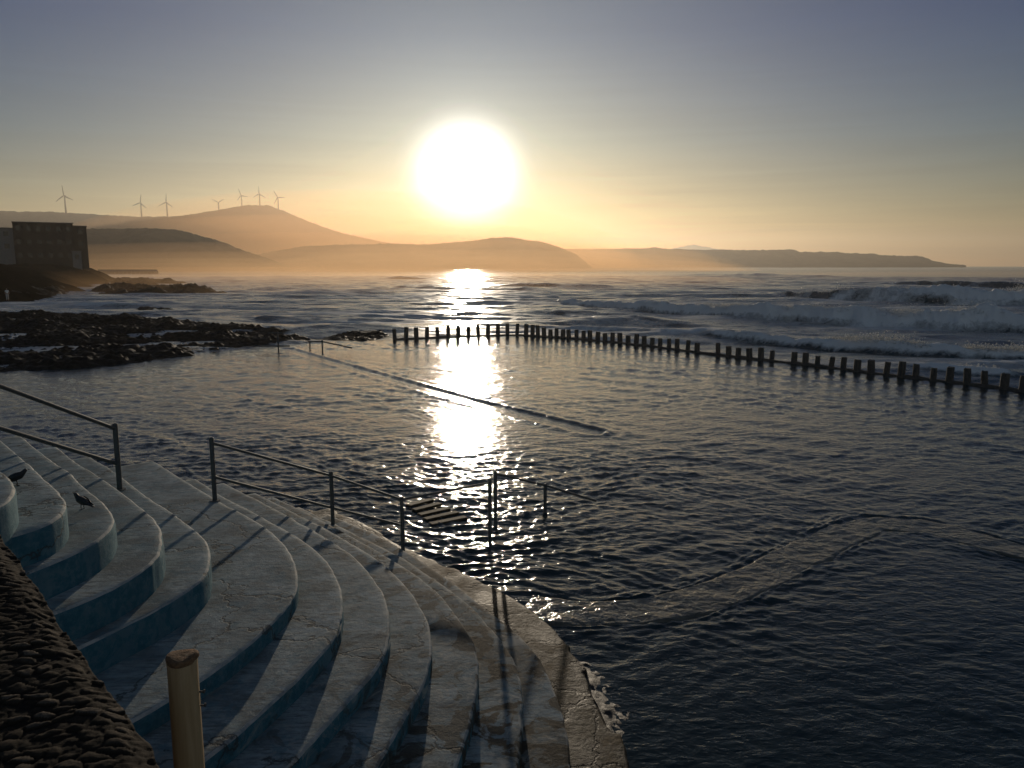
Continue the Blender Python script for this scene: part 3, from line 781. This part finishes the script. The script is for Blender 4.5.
# ------------------------------------------------------------------ left shore with buildings, jetty
edge_a = (-60.0, 92.0); edge_b = at(118, 281)[:2]
def shore_fn(x, y):
    # land lies left of the line edge_a - edge_b
    vx, vy = edge_b[0]-edge_a[0], edge_b[1]-edge_a[1]; L = math.hypot(vx, vy)
    d = -(vx*(y-edge_a[1])-vy*(x-edge_a[0]))/L*-1
    d = d+5*fbm(x*.03, y*.03, 3, 1)
    t = ((x-edge_a[0])*vx+(y-edge_a[1])*vy)/L
    endt = sstep(L+14, L-10, t) if False else 1-sstep(L-8, L+10, t)
    h = 5.6*sstep(-1, 17, d)*endt*sstep(-20, 20, t)
    return h+(.6*fbm(x*.12, y*.12, 4, 3)+.25*np.abs(fbm(x*.35, y*.35, 4, 5)))*sstep(-3, 2, d)-.5
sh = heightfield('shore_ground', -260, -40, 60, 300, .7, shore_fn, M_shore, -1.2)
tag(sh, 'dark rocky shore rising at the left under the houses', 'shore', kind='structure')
def gz(x, y): return float(shore_fn(np.array([x]), np.array([y]))[0])
def house(px0, px1, pyt, pyb, Yd, depth, mat, label, storeys, cols, roofmat=M_roof, name='house'):
    a = atY(px0, pyb, Yd); b = atY(px1, pyt, Yd); w = b[0]-a[0]; zb = min(a[2], gz((a[0]+b[0])/2, Yd+depth/2)-.6); h = b[2]-zb
    xm = (a[0]+b[0])/2*(Yd+depth/2)/Yd; w *= Yd/math.hypot(xm, Yd); root = empty(name, (xm, Yd+depth/2, zb), math.atan2(-xm, Yd)); tag(root, label, 'building')
    bm = bmesh.new(); box(bm, -w/2, w/2, -depth/2, depth/2, 0, h-.25, .05); bm_obj('wall', bm, mat, root)
    bm = bmesh.new(); box(bm, -w/2-.2, w/2+.2, -depth/2-.2, depth/2+.2, h-.25, h, .04); bm_obj('roof', bm, roofmat, root)
    vis = b[2]-a[2]; z0 = h-vis
    for s_ in range(storeys):
        for c_ in range(cols):
            cx_ = -w/2+w*(c_+.5)/cols; cz = z0+vis*(s_+.5)/storeys; ww, wh = min(1.3, w/cols*.45), min(1.4, vis/storeys*.5)
            bm = bmesh.new()
            for x0, x1, z0_, z1_ in ((-ww/2-.08, -ww/2, -wh/2-.08, wh/2+.08), (ww/2, ww/2+.08, -wh/2-.08, wh/2+.08), (-ww/2, ww/2, wh/2, wh/2+.08), (-ww/2, ww/2, -wh/2-.08, -wh/2)):
                box(bm, cx_+x0, cx_+x1, -depth/2-.06, -depth/2+.03, cz+z0_, cz+z1_)
            f = bm_obj('window', bm, mat, root)
            bm = bmesh.new(); box(bm, cx_-ww/2, cx_+ww/2, -depth/2-.02, -depth/2+.02, cz-wh/2, cz+wh/2); bm_obj('pane', bm, M_glass, f)
    return root
house(16, 73, 222, 262, 245, 8, M_wall_d, 'big brown flat-roofed block on the left shore', 3, 6)
house(-30, 13, 227, 252, 238, 10, M_wall_w, 'pale house cut by the left edge of the photo', 2, 3)
house(74.5, 86, 225.5, 250, 252, 8, M_wall_d, 'narrow brown house attached to the right of the big block', 2, 1)
house(73, 81, 250.8, 263, 240, 3, M_wall_w, 'small pale hut below the narrow brown house', 1, 1, name='hut')
j0 = at(108, 274); j1 = at(178, 273.5)
bm = bmesh.new()
box(bm, j0[0]-8, j1[0], j0[1]-3, j0[1]+4, -2, 2.1, .15); box(bm, j0[0]-8, j1[0]-.6, j0[1]+2.6, j0[1]+3.8, 2.0, 2.9, .1)
for k in range(14):
    x = j0[0]-6+k*(j1[0]-j0[0]+6)/14; box(bm, x, x+1.6, j0[1]-3.6, j0[1]-2.8, -2, 1.2+.3*(k % 3), .1)
tag(bm_obj('jetty', bm, M_jetty, None), 'low dark jetty reaching into the bay below the near hill', 'jetty')

# ------------------------------------------------------------------ hills
def hill(name, prof, D, depth, label, seed, rough=1.0, foot=None, mat=None):
    px = np.array([p[0] for p in prof], float); py = np.array([p[1] for p in prof], float)
    n = 420; xs = np.linspace(px[0], px[-1], n); ys = np.interp(xs, px, py)
    ys[1:-1] = .25*ys[:-2]+.5*ys[1:-1]+.25*ys[2:]
    top = np.array([atY(x, y, D) for x, y in zip(xs, ys)])
    ts = np.concatenate([np.linspace(-1, 0, 40), np.linspace(0, 1, 14)[1:]])
    rows_ = []
    for t in ts:
        y = D+t*depth + np.zeros(n)
        xx = top[:, 0]*(1+t*depth/D)
        sh_ = (1-abs(t))**(.85 if t < 0 else 1.3)
        z = np.maximum(top[:, 2], -3)*sh_
        m_ = min(1, (1-abs(t))*4)
        z = z+(D*.0007*np.abs(fbm(xx/(D*.0035)+seed*3, xx*0+seed, 4, seed+1)) if -.05 < t < .05 else 0)
        z = z+ rough*(fbm(xx/(D*.03)+seed, y/(D*.03), 5, seed)*D*.0022*(1 if t < -.03 else .15)*m_ + fbm(xx/(D*.004)+seed, y/(D*.004), 3, seed+2)*D*.00055*m_)
        z = z - (2.2 if abs(t) == 1 else 0)
        rows_.append(np.c_[xx, y, np.maximum(z, -3)])
    ob = link(name, np_mesh(name, np.vstack(rows_), grid_q(len(ts), n)), mat or M_land, None, True)
    tag(ob, label, 'hill', kind='structure'); return ob
hill('near_hill', [(-120,236),(0,232),(60,230),(100,229),(150,228.5),(172,229.5),(190,233),(215,240),(240,250),(262,257),(280,262.5),(292,267.5)], 1050, 130,
     'dark brown headland sloping down behind the jetty', 3)
hill('cone_hill', [(-200,210),(0,211),(60,212.5),(100,215),(140,217),(170,217),(200,213.5),(225,209),(240,206),(247,205),(270,206),(280,210),(300,218),(320,226),(340,233),(370,239.5),(400,245),(450,251),(520,258),(580,266)], 3000, 500,
     'broad ridge rising to a volcano shaped cone with wind turbines', 5, .8)
hill('middle_hill', [(225,262),(260,254),(300,247),(340,245),(390,244),(430,244.5),(460,242),(475,240.5),(492,239),(505,237.5),(515,238),(530,241),(538,241.5),(545,243),(560,248),(575,254),(584,260),(592,267)], 1900, 260,
     'low hazy hill under the sun', 1)
hill('far_headland', [(470,256),(520,252),(560,249.5),(600,249),(650,248.8),(655,247.3),(664,249),(700,250),(760,250.3),(795,250),(800,252),(815,252.3),(830,252),(865,254),(872,253.6),(880,255),(900,256),(922,257),(928,259.5),(932,262),(942,264),(950,265.6),(958,265.3),(966,266.6)], 3300, 260,
     'long flat headland ending in low rocks at the right', 2, .7)
hill('distant_mountain', [(560,264),(600,259),(640,254),(670,249),(688,245.5),(695,245),(705,247),(730,251),(770,253),(830,259),(900,265)], 8900, 500,
     'very faint mountain peak far behind the flat headland', 6, .4)

# ------------------------------------------------------------------ wind turbines
def turbine():
    root = empty('wind_turbine', (0, 0, 0))
    bm = bmesh.new(); tube(bm, (0,0,-3), (0,0,54), 3.0, 2.0, 14); bm_obj('tower', bm, M_turb, root, True)
    bm = bmesh.new(); box(bm, -1.6, 1.6, -4.5, 5, 53.0, 56.2, .5); bm_obj('nacelle', bm, M_turb, root)
    bm = bmesh.new(); bmesh.ops.create_uvsphere(bm, u_segments=12, v_segments=8, radius=1.7)
    for v in bm.verts: v.co = Vector((v.co.x, v.co.y*1.3-5.2, v.co.z+54.6))
    bm_obj('hub', bm, M_turb, root, True)
    blades = []
    for k in range(3):
        bm = bmesh.new(); prev = None
        for r, ch, th in ((0,1.8,1.6),(3,2.8,1.5),(7,3.9,1.3),(14,3.3,1.1),(22,2.6,.9),(29,1.9,.6),(33,1.0,.3)):
            ring = [bm.verts.new((x, y, r)) for x, y in ((-ch*.4,0),(0,-th*.5),(ch*.6,0),(0,th*.5))]
            if prev:
                for i in range(4): bm.faces.new((prev[i], prev[(i+1) % 4], ring[(i+1) % 4], ring[i]))
            prev = ring
        bm.faces.new(prev)
        b = bm_obj('blade', bm, M_turb, root); b.location = (0, -5.4, 54.6); blades.append(b)
    return root
def spin(root, deg):
    k = 0
    for c in root.children:
        if c.name.startswith('blade'):
            c.rotation_euler = (0, math.radians(deg+120*k), 0); k += 1
def dup(root):
    r = root.copy(); C.objects.link(r)
    for ch in list(root.children):
        c = ch.copy(); C.objects.link(c); c.parent = r
    return r
TB = [((66,212.5),16.5,-5,'tall wind turbine standing alone at the far left of the ridge'),
      ((141.7,216.5),13.5,10,'left wind turbine of the close pair on the low saddle'),
      ((167.5,216.5),14,5,'right wind turbine of the close pair on the low saddle'),
      ((219,211),8.5,60,'wind turbine partly sunk behind the slope left of the cone'),
      ((242,206),10.5,-20,'leftmost wind turbine on top of the cone'),
      ((260,206),12,0,'middle wind turbine on top of the cone'),
      ((278.5,210),12.5,-30,'wind turbine at the right shoulder of the cone')]
T0 = turbine()
for i, ((x, y), hp, rot, lab) in enumerate(TB):
    t = T0 if i == 0 else dup(T0)
    D_ = 3000.0; p = atY(x, y+.6, D_)
    t.location = p; s_ = (hp*D_/F)/54.6; t.scale = (s_, s_, s_)
    if s_ < .75: t.scale = (.8, .8, .8); t.location = (p[0], p[1], p[2]+hp*D_/F-54.6*.8)
    spin(t, rot); tag(t, lab, 'wind turbine', 'wind turbines on the ridge')

# ------------------------------------------------------------------ two birds on the steps, person on the shore
def skin_body(name, nodes, edges, mat, parent, sub_=2):
    me = bpy.data.meshes.new(name); me.from_pydata([n[:3] for n in nodes], edges, [])
    o = bpy.data.objects.new(name, me); C.objects.link(o)
    m = o.modifiers.new('skin', 'SKIN'); s_ = o.modifiers.new('sub', 'SUBSURF'); s_.levels = s_.render_levels = sub_
    for i, n in enumerate(nodes):
        r = n[3]; rr = r if isinstance(r, tuple) else (r, r)
        me.skin_vertices[0].data[i].radius = rr
    me.skin_vertices[0].data[0].use_root = True
    dg = bpy.context.evaluated_depsgraph_get(); ev = o.evaluated_get(dg)
    me2 = bpy.data.meshes.new_from_object(ev); bpy.data.objects.remove(o)
    return link(name, me2, mat, parent, True)
def bird(loc, rz, label, lean=0.0, s=1.0):
    root = empty('bird', loc, rz); root.scale = (s, s, s); tag(root, label, 'bird', 'dark birds on the steps')
    # faces +x ; about 0.3 m long
    b = skin_body('body', [(0,0,.125,.055),(.055,0,.145,.048),(.09,0,.175,.030),(.112,0,.205,.027),(.13,0,.212,.017),(-.06,0,.105,.040),(-.11,0,.085,.020),(-.17,0,.065,(.020,.008)),(-.205,0,.055,(.022,.005))],
                  [(0,1),(1,2),(2,3),(3,4),(0,5),(5,6),(6,7),(7,8)], M_feath, root)
    bm = bmesh.new(); tube(bm, (.138,0,.211), (.166,0,.203), .007, .001, 8); bm_obj('beak', bm, M_lava, root)
    for sy in (-1, 1):
        bm = bmesh.new(); tube(bm, (.0,sy*.022,.09), (.008,sy*.022,.035), .007, .005, 8); tube(bm, (.008,sy*.022,.035), (.0,sy*.022,.004), .004, .004, 8)
        for a in (-.5, 0, .5): tube(bm, (0,sy*.022,.004), (.03*math.cos(a),sy*.022+.03*math.sin(a),.003), .003, .002, 6)
        bm_obj('leg', bm, M_lava, root)
        bm = bmesh.new(); ring = []
        for x, z, hw in ((.05,.15,.03),(.0,.145,.042),(-.06,.125,.036),(-.12,.098,.02),(-.165,.078,.006)):
            ring.append([bm.verts.new((x, sy*(.048-.02*(x < -.08)), z+hw*.7)), bm.verts.new((x, sy*(.060-.02*(x < -.08)), z)), bm.verts.new((x, sy*(.046-.02*(x < -.08)), z-hw))])
        for a, c in zip(ring[:-1], ring[1:]):
            for i in range(2): bm.faces.new((a[i], a[i+1], c[i+1], c[i]))
        w_ = bm_obj('wing', bm, M_feath, root, True); sm = w_.modifiers.new('t', 'SOLIDIFY'); sm.thickness = .008
    return root
bird(at(83, 509.5, Zk[3]), math.radians(160), 'dark bird facing left on the third curved step from top', s=.85)
bird(at(17, 486, Zk[2]), math.radians(35), 'dark bird at the left edge facing the pool beside top step', s=.85)

def person(loc, rz, label):
    root = empty('person', loc, rz); tag(root, label, 'person')
    nodes = [(0,0,.98,(.15,.11)),(0,0,1.12,(.145,.10)),(0,-.01,1.30,(.17,.11)),(0,-.005,1.44,(.10,.075)),(0,.0,1.52,.052),(0,.02,1.60,(.072,.085)),(0,.025,1.69,(.072,.085)),
             (.18,0,1.42,.055),(.235,.0,1.15,.042),(.24,.08,.92,.032),(-.18,0,1.42,.055),(-.235,0,1.15,.042),(-.23,.09,.92,.032),
             (.095,.02,.88,.085),(.105,.06,.50,.058),(.11,.0,.10,.042),(.115,.12,.04,.04),(-.095,-.02,.88,.085),(-.105,-.04,.50,.058),(-.11,-.16,.10,.042),(-.115,-.05,.04,.04)]
    ed = [(0,1),(1,2),(2,3),(3,4),(4,5),(5,6),(3,7),(7,8),(8,9),(3,10),(10,11),(11,12),(0,13),(13,14),(14,15),(15,16),(0,17),(17,18),(18,19),(19,20)]
    skin_body('body', nodes, ed, M_skin, root)
    skin_body('shirt', [(0,0,.96,(.165,.125)),(0,0,1.12,(.16,.115)),(0,-.01,1.30,(.185,.125)),(0,-.005,1.43,(.12,.09)),(.18,0,1.42,.067),(.22,0,1.22,.056),(-.18,0,1.42,.067),(-.22,0,1.22,.056)],
              [(0,1),(1,2),(2,3),(3,4),(4,5),(3,6),(6,7)], M_shirt, root)
    skin_body('trousers', [(0,0,1.0,(.158,.12)),(.095,.02,.88,.098),(.105,.06,.50,.072),(.11,.01,.14,.06),(-.095,-.02,.88,.098),(-.105,-.04,.50,.072),(-.11,-.15,.14,.06)],
              [(0,1),(1,2),(2,3),(0,4),(4,5),(5,6)], M_trous, root)
    skin_body('hair', [(0,-.005,1.68,(.078,.09)),(0,-.01,1.745,(.06,.07))], [(0,1)], M_feath, root)
    return root
px_, py_ = atY(5.5, 278, 112)[:2]
person((px_, py_, gz(px_, py_)-.02), math.radians(40), 'distant person in pale clothes standing on the left shore')

# ------------------------------------------------------------------ light, sky, haze
EL, AZ = math.radians(6.4), math.radians(-3.3)
sd = Vector((math.sin(AZ)*math.cos(EL), math.cos(AZ)*math.cos(EL), math.sin(EL)))
L = bpy.data.lights.new('sun', 'SUN'); L.energy = 5.0; L.angle = math.radians(.53); L.color = (1, .84, .64)
lo = bpy.data.objects.new('sun', L); C.objects.link(lo); lo.rotation_euler = sd.to_track_quat('Z', 'Y').to_euler(); lo.location = (0, 0, 60)
W = bpy.data.worlds.new('World'); S.world = W; W.use_nodes = True; nt = W.node_tree
for n in list(nt.nodes): nt.nodes.remove(n)
out = N(nt, 'ShaderNodeOutputWorld'); bg = N(nt, 'ShaderNodeBackground'); nt.links.new(bg.outputs[0], out.inputs[0])
sky = N(nt, 'ShaderNodeTexSky', sky_type='NISHITA'); sky.sun_disc = False; sky.sun_elevation = EL; sky.sun_rotation = AZ
sky.air_density = 1.0; sky.dust_density = .7; sky.ozone_density = 2.0; sky.altitude = 0
# the blown-out sun and its aureole, as light from the sky round the sun's direction
tc = N(nt, 'ShaderNodeTexCoord'); dt = N(nt, 'ShaderNodeVectorMath', operation='DOT_PRODUCT'); nt.links.new(tc.outputs['Generated'], dt.inputs[0]); dt.inputs[1].default_value = sd
ang = math_n(nt, 'MULTIPLY', math_n(nt, 'ARCCOSINE', math_n(nt, 'MINIMUM', dt.outputs['Value'], 1.0)), 180/math.pi)
def expo(a, s): return math_n(nt, 'MULTIPLY', math_n(nt, 'EXPONENT', math_n(nt, 'MULTIPLY', ang, -1/s)), a)
core_ = math_n(nt, 'MULTIPLY', math_n(nt, 'EXPONENT', math_n(nt, 'MULTIPLY', math_n(nt, 'POWER', math_n(nt, 'MULTIPLY', ang, 1/3.2), 3.2), -1.0)), 48.0)
gl = math_n(nt, 'ADD', core_, expo(22.0, 2.1)); gl = math_n(nt, 'ADD', gl, expo(3.6, 8.5))
# thin streaks of vapour low in the sky
mpw = N(nt, 'ShaderNodeMapping'); mpw.inputs['Scale'].default_value = (2.0, 2.0, 42); nt.links.new(tc.outputs['Generated'], mpw.inputs[0])
nw_ = noise(nt, 1.6, 6, .55, mpw.outputs[0], .5)
szz = N(nt, 'ShaderNodeSeparateXYZ'); nt.links.new(tc.outputs['Generated'], szz.inputs[0])
lowk = ramp(nt, szz.outputs[2], [(0, 1.0), (.05, .8), (.14, .25), (.3, .1)]).outputs[0]
strk = math_n(nt, 'ADD', math_n(nt, 'MULTIPLY', math_n(nt, 'MULTIPLY', math_n(nt, 'SUBTRACT', nw_.outputs[0], .5), lowk), .9), 1.0)
gc = N(nt, 'ShaderNodeVectorMath', operation='SCALE'); gc.inputs[0].default_value = (1.0, .94, .86); nt.links.new(gl, gc.inputs[3])
sz = N(nt, 'ShaderNodeSeparateXYZ'); nt.links.new(tc.outputs['Generated'], sz.inputs[0])
hs = N(nt, 'ShaderNodeHueSaturation'); hs.inputs['Saturation'].default_value = 1.1; nt.links.new(sky.outputs[0], hs.inputs['Color'])
tint = ramp(nt, sz.outputs[2], [(0, (1.0,.83,.66)), (.06, (.80,.83,.84)), (.15, (.46,.68,.95)), (.27, (.235,.49,.95)), (.45, (.22,.50,.78)), (.8, (.30,.60,.82))])
skm0 = N(nt, 'ShaderNodeVectorMath', operation='SCALE'); nt.links.new(mixc(nt, 1.0, hs.outputs[0], tint.outputs[0], 'MULTIPLY'), skm0.inputs[0]); nt.links.new(strk, skm0.inputs[3]); skm = skm0.outputs[0]
bk = N(nt, 'ShaderNodeMapRange', interpolation_type='SMOOTHSTEP'); bk.inputs[1].default_value = .25; bk.inputs[2].default_value = -.75; bk.inputs[4].default_value = 2.1  # extra sky brightness behind the camera, added to fill the shaded sides
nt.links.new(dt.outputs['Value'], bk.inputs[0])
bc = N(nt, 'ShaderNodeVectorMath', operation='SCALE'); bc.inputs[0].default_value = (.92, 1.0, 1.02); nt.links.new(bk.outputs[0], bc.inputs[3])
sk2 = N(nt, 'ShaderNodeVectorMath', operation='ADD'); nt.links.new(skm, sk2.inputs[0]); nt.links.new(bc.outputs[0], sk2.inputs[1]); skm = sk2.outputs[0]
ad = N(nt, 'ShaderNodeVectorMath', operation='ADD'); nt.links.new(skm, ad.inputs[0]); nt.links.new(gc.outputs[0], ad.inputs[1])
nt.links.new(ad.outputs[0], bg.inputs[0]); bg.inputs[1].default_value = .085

bm = bmesh.new(); box(bm, -9600, 9600, -400, 9400, -4.5, 330)
m = bpy.data.materials.new('sea_haze'); m.use_nodes = True; n_ = m.node_tree
for n in list(n_.nodes): n_.nodes.remove(n)
oo = N(n_, 'ShaderNodeOutputMaterial'); pv = N(n_, 'ShaderNodeVolumePrincipled')
pv.inputs['Color'].default_value = (.95,.86,.74,1); pv.inputs['Density'].default_value = .00013; pv.inputs['Anisotropy'].default_value = .6
n_.links.new(pv.outputs[0], oo.inputs['Volume'])
hz = bm_obj('haze', bm, m, None); tag(hz, 'pale sea haze filling the air over the bay', 'haze', kind='stuff')

m2 = bpy.data.materials.new('drifting_spray'); m2.use_nodes = True; n_ = m2.node_tree
for n in list(n_.nodes): n_.nodes.remove(n)
oo = N(n_, 'ShaderNodeOutputMaterial'); pv = N(n_, 'ShaderNodeVolumePrincipled')
pv.inputs['Color'].default_value = (1,.64,.34,1); pv.inputs['Density'].default_value = .0006; pv.inputs['Anisotropy'].default_value = .6
n_.links.new(pv.outputs[0], oo.inputs['Volume'])
m3 = m2.copy(); m3.node_tree.nodes['Principled Volume'].inputs['Density'].default_value = .00048
m3.node_tree.nodes['Principled Volume'].inputs['Color'].default_value = (1,.56,.25,1)
def spray(cx_, cy_, rx, ry, rz, label, m=None, n=5):
    m = m or m2
    for k in range(n):                       # nested shells, so that the bank thins out upwards
        f = (.35, .6, .9, 1.3, 1.9)[k]
        bm = bmesh.new(); bmesh.ops.create_uvsphere(bm, u_segments=32, v_segments=16, radius=1)
        for v in bm.verts: v.co = Vector((v.co.x*rx*(1-.03*k), v.co.y*ry*(1-.03*k), v.co.z*rz*f))
        o = bm_obj('spray_mist', bm, m, None, True); o.location = (cx_+rx*.05*(k % 2), cy_, 0); tag(o, label, 'spray', 'layers of drifting spray', kind='stuff')
spray(-240, 720, 330, 250, 14, 'bright bank of sea spray over the bay before the hills')
spray(-20, 930, 300, 300, 27, 'sea spray hanging over the bay under the sun')
spray(-75, 290, 170, 165, 4, 'warm spray drifting low over the broken water behind the reef', None, 4)
m4 = m2.copy(); m4.node_tree.nodes['Principled Volume'].inputs['Density'].default_value = .0002
spray(300, 330, 230, 230, 5, 'thin spray blowing off the breakers at the right', m4, 3)
spray(-480, 2050, 850, 620, 150, 'golden haze of spray hanging in front of the cone shaped hill', m3, 4)
cam = bpy.data.cameras.new('camera'); co = bpy.data.objects.new('camera', cam); C.objects.link(co)
cam.sensor_width = 36; cam.lens = F/1024*36; cam.clip_start = .05; cam.clip_end = 40000
co.location = (0, 0, CAMZ); co.rotation_euler = (math.pi/2-PIT, 0, 0); S.camera = co
S.view_settings.view_transform = 'Standard'; S.view_settings.look = 'None'; S.view_settings.gamma = 1; S.view_settings.use_curve_mapping = False
S.view_settings.exposure = -1.0
S.render.engine = 'CYCLES'
cy = S.cycles; cy.use_denoising = True; cy.max_bounces = 6; cy.volume_bounces = 0; cy.transparent_max_bounces = 96; cy.sample_clamp_indirect = 6; cy.sample_clamp_direct = 0
cy.use_adaptive_sampling = True; cy.adaptive_threshold = .015
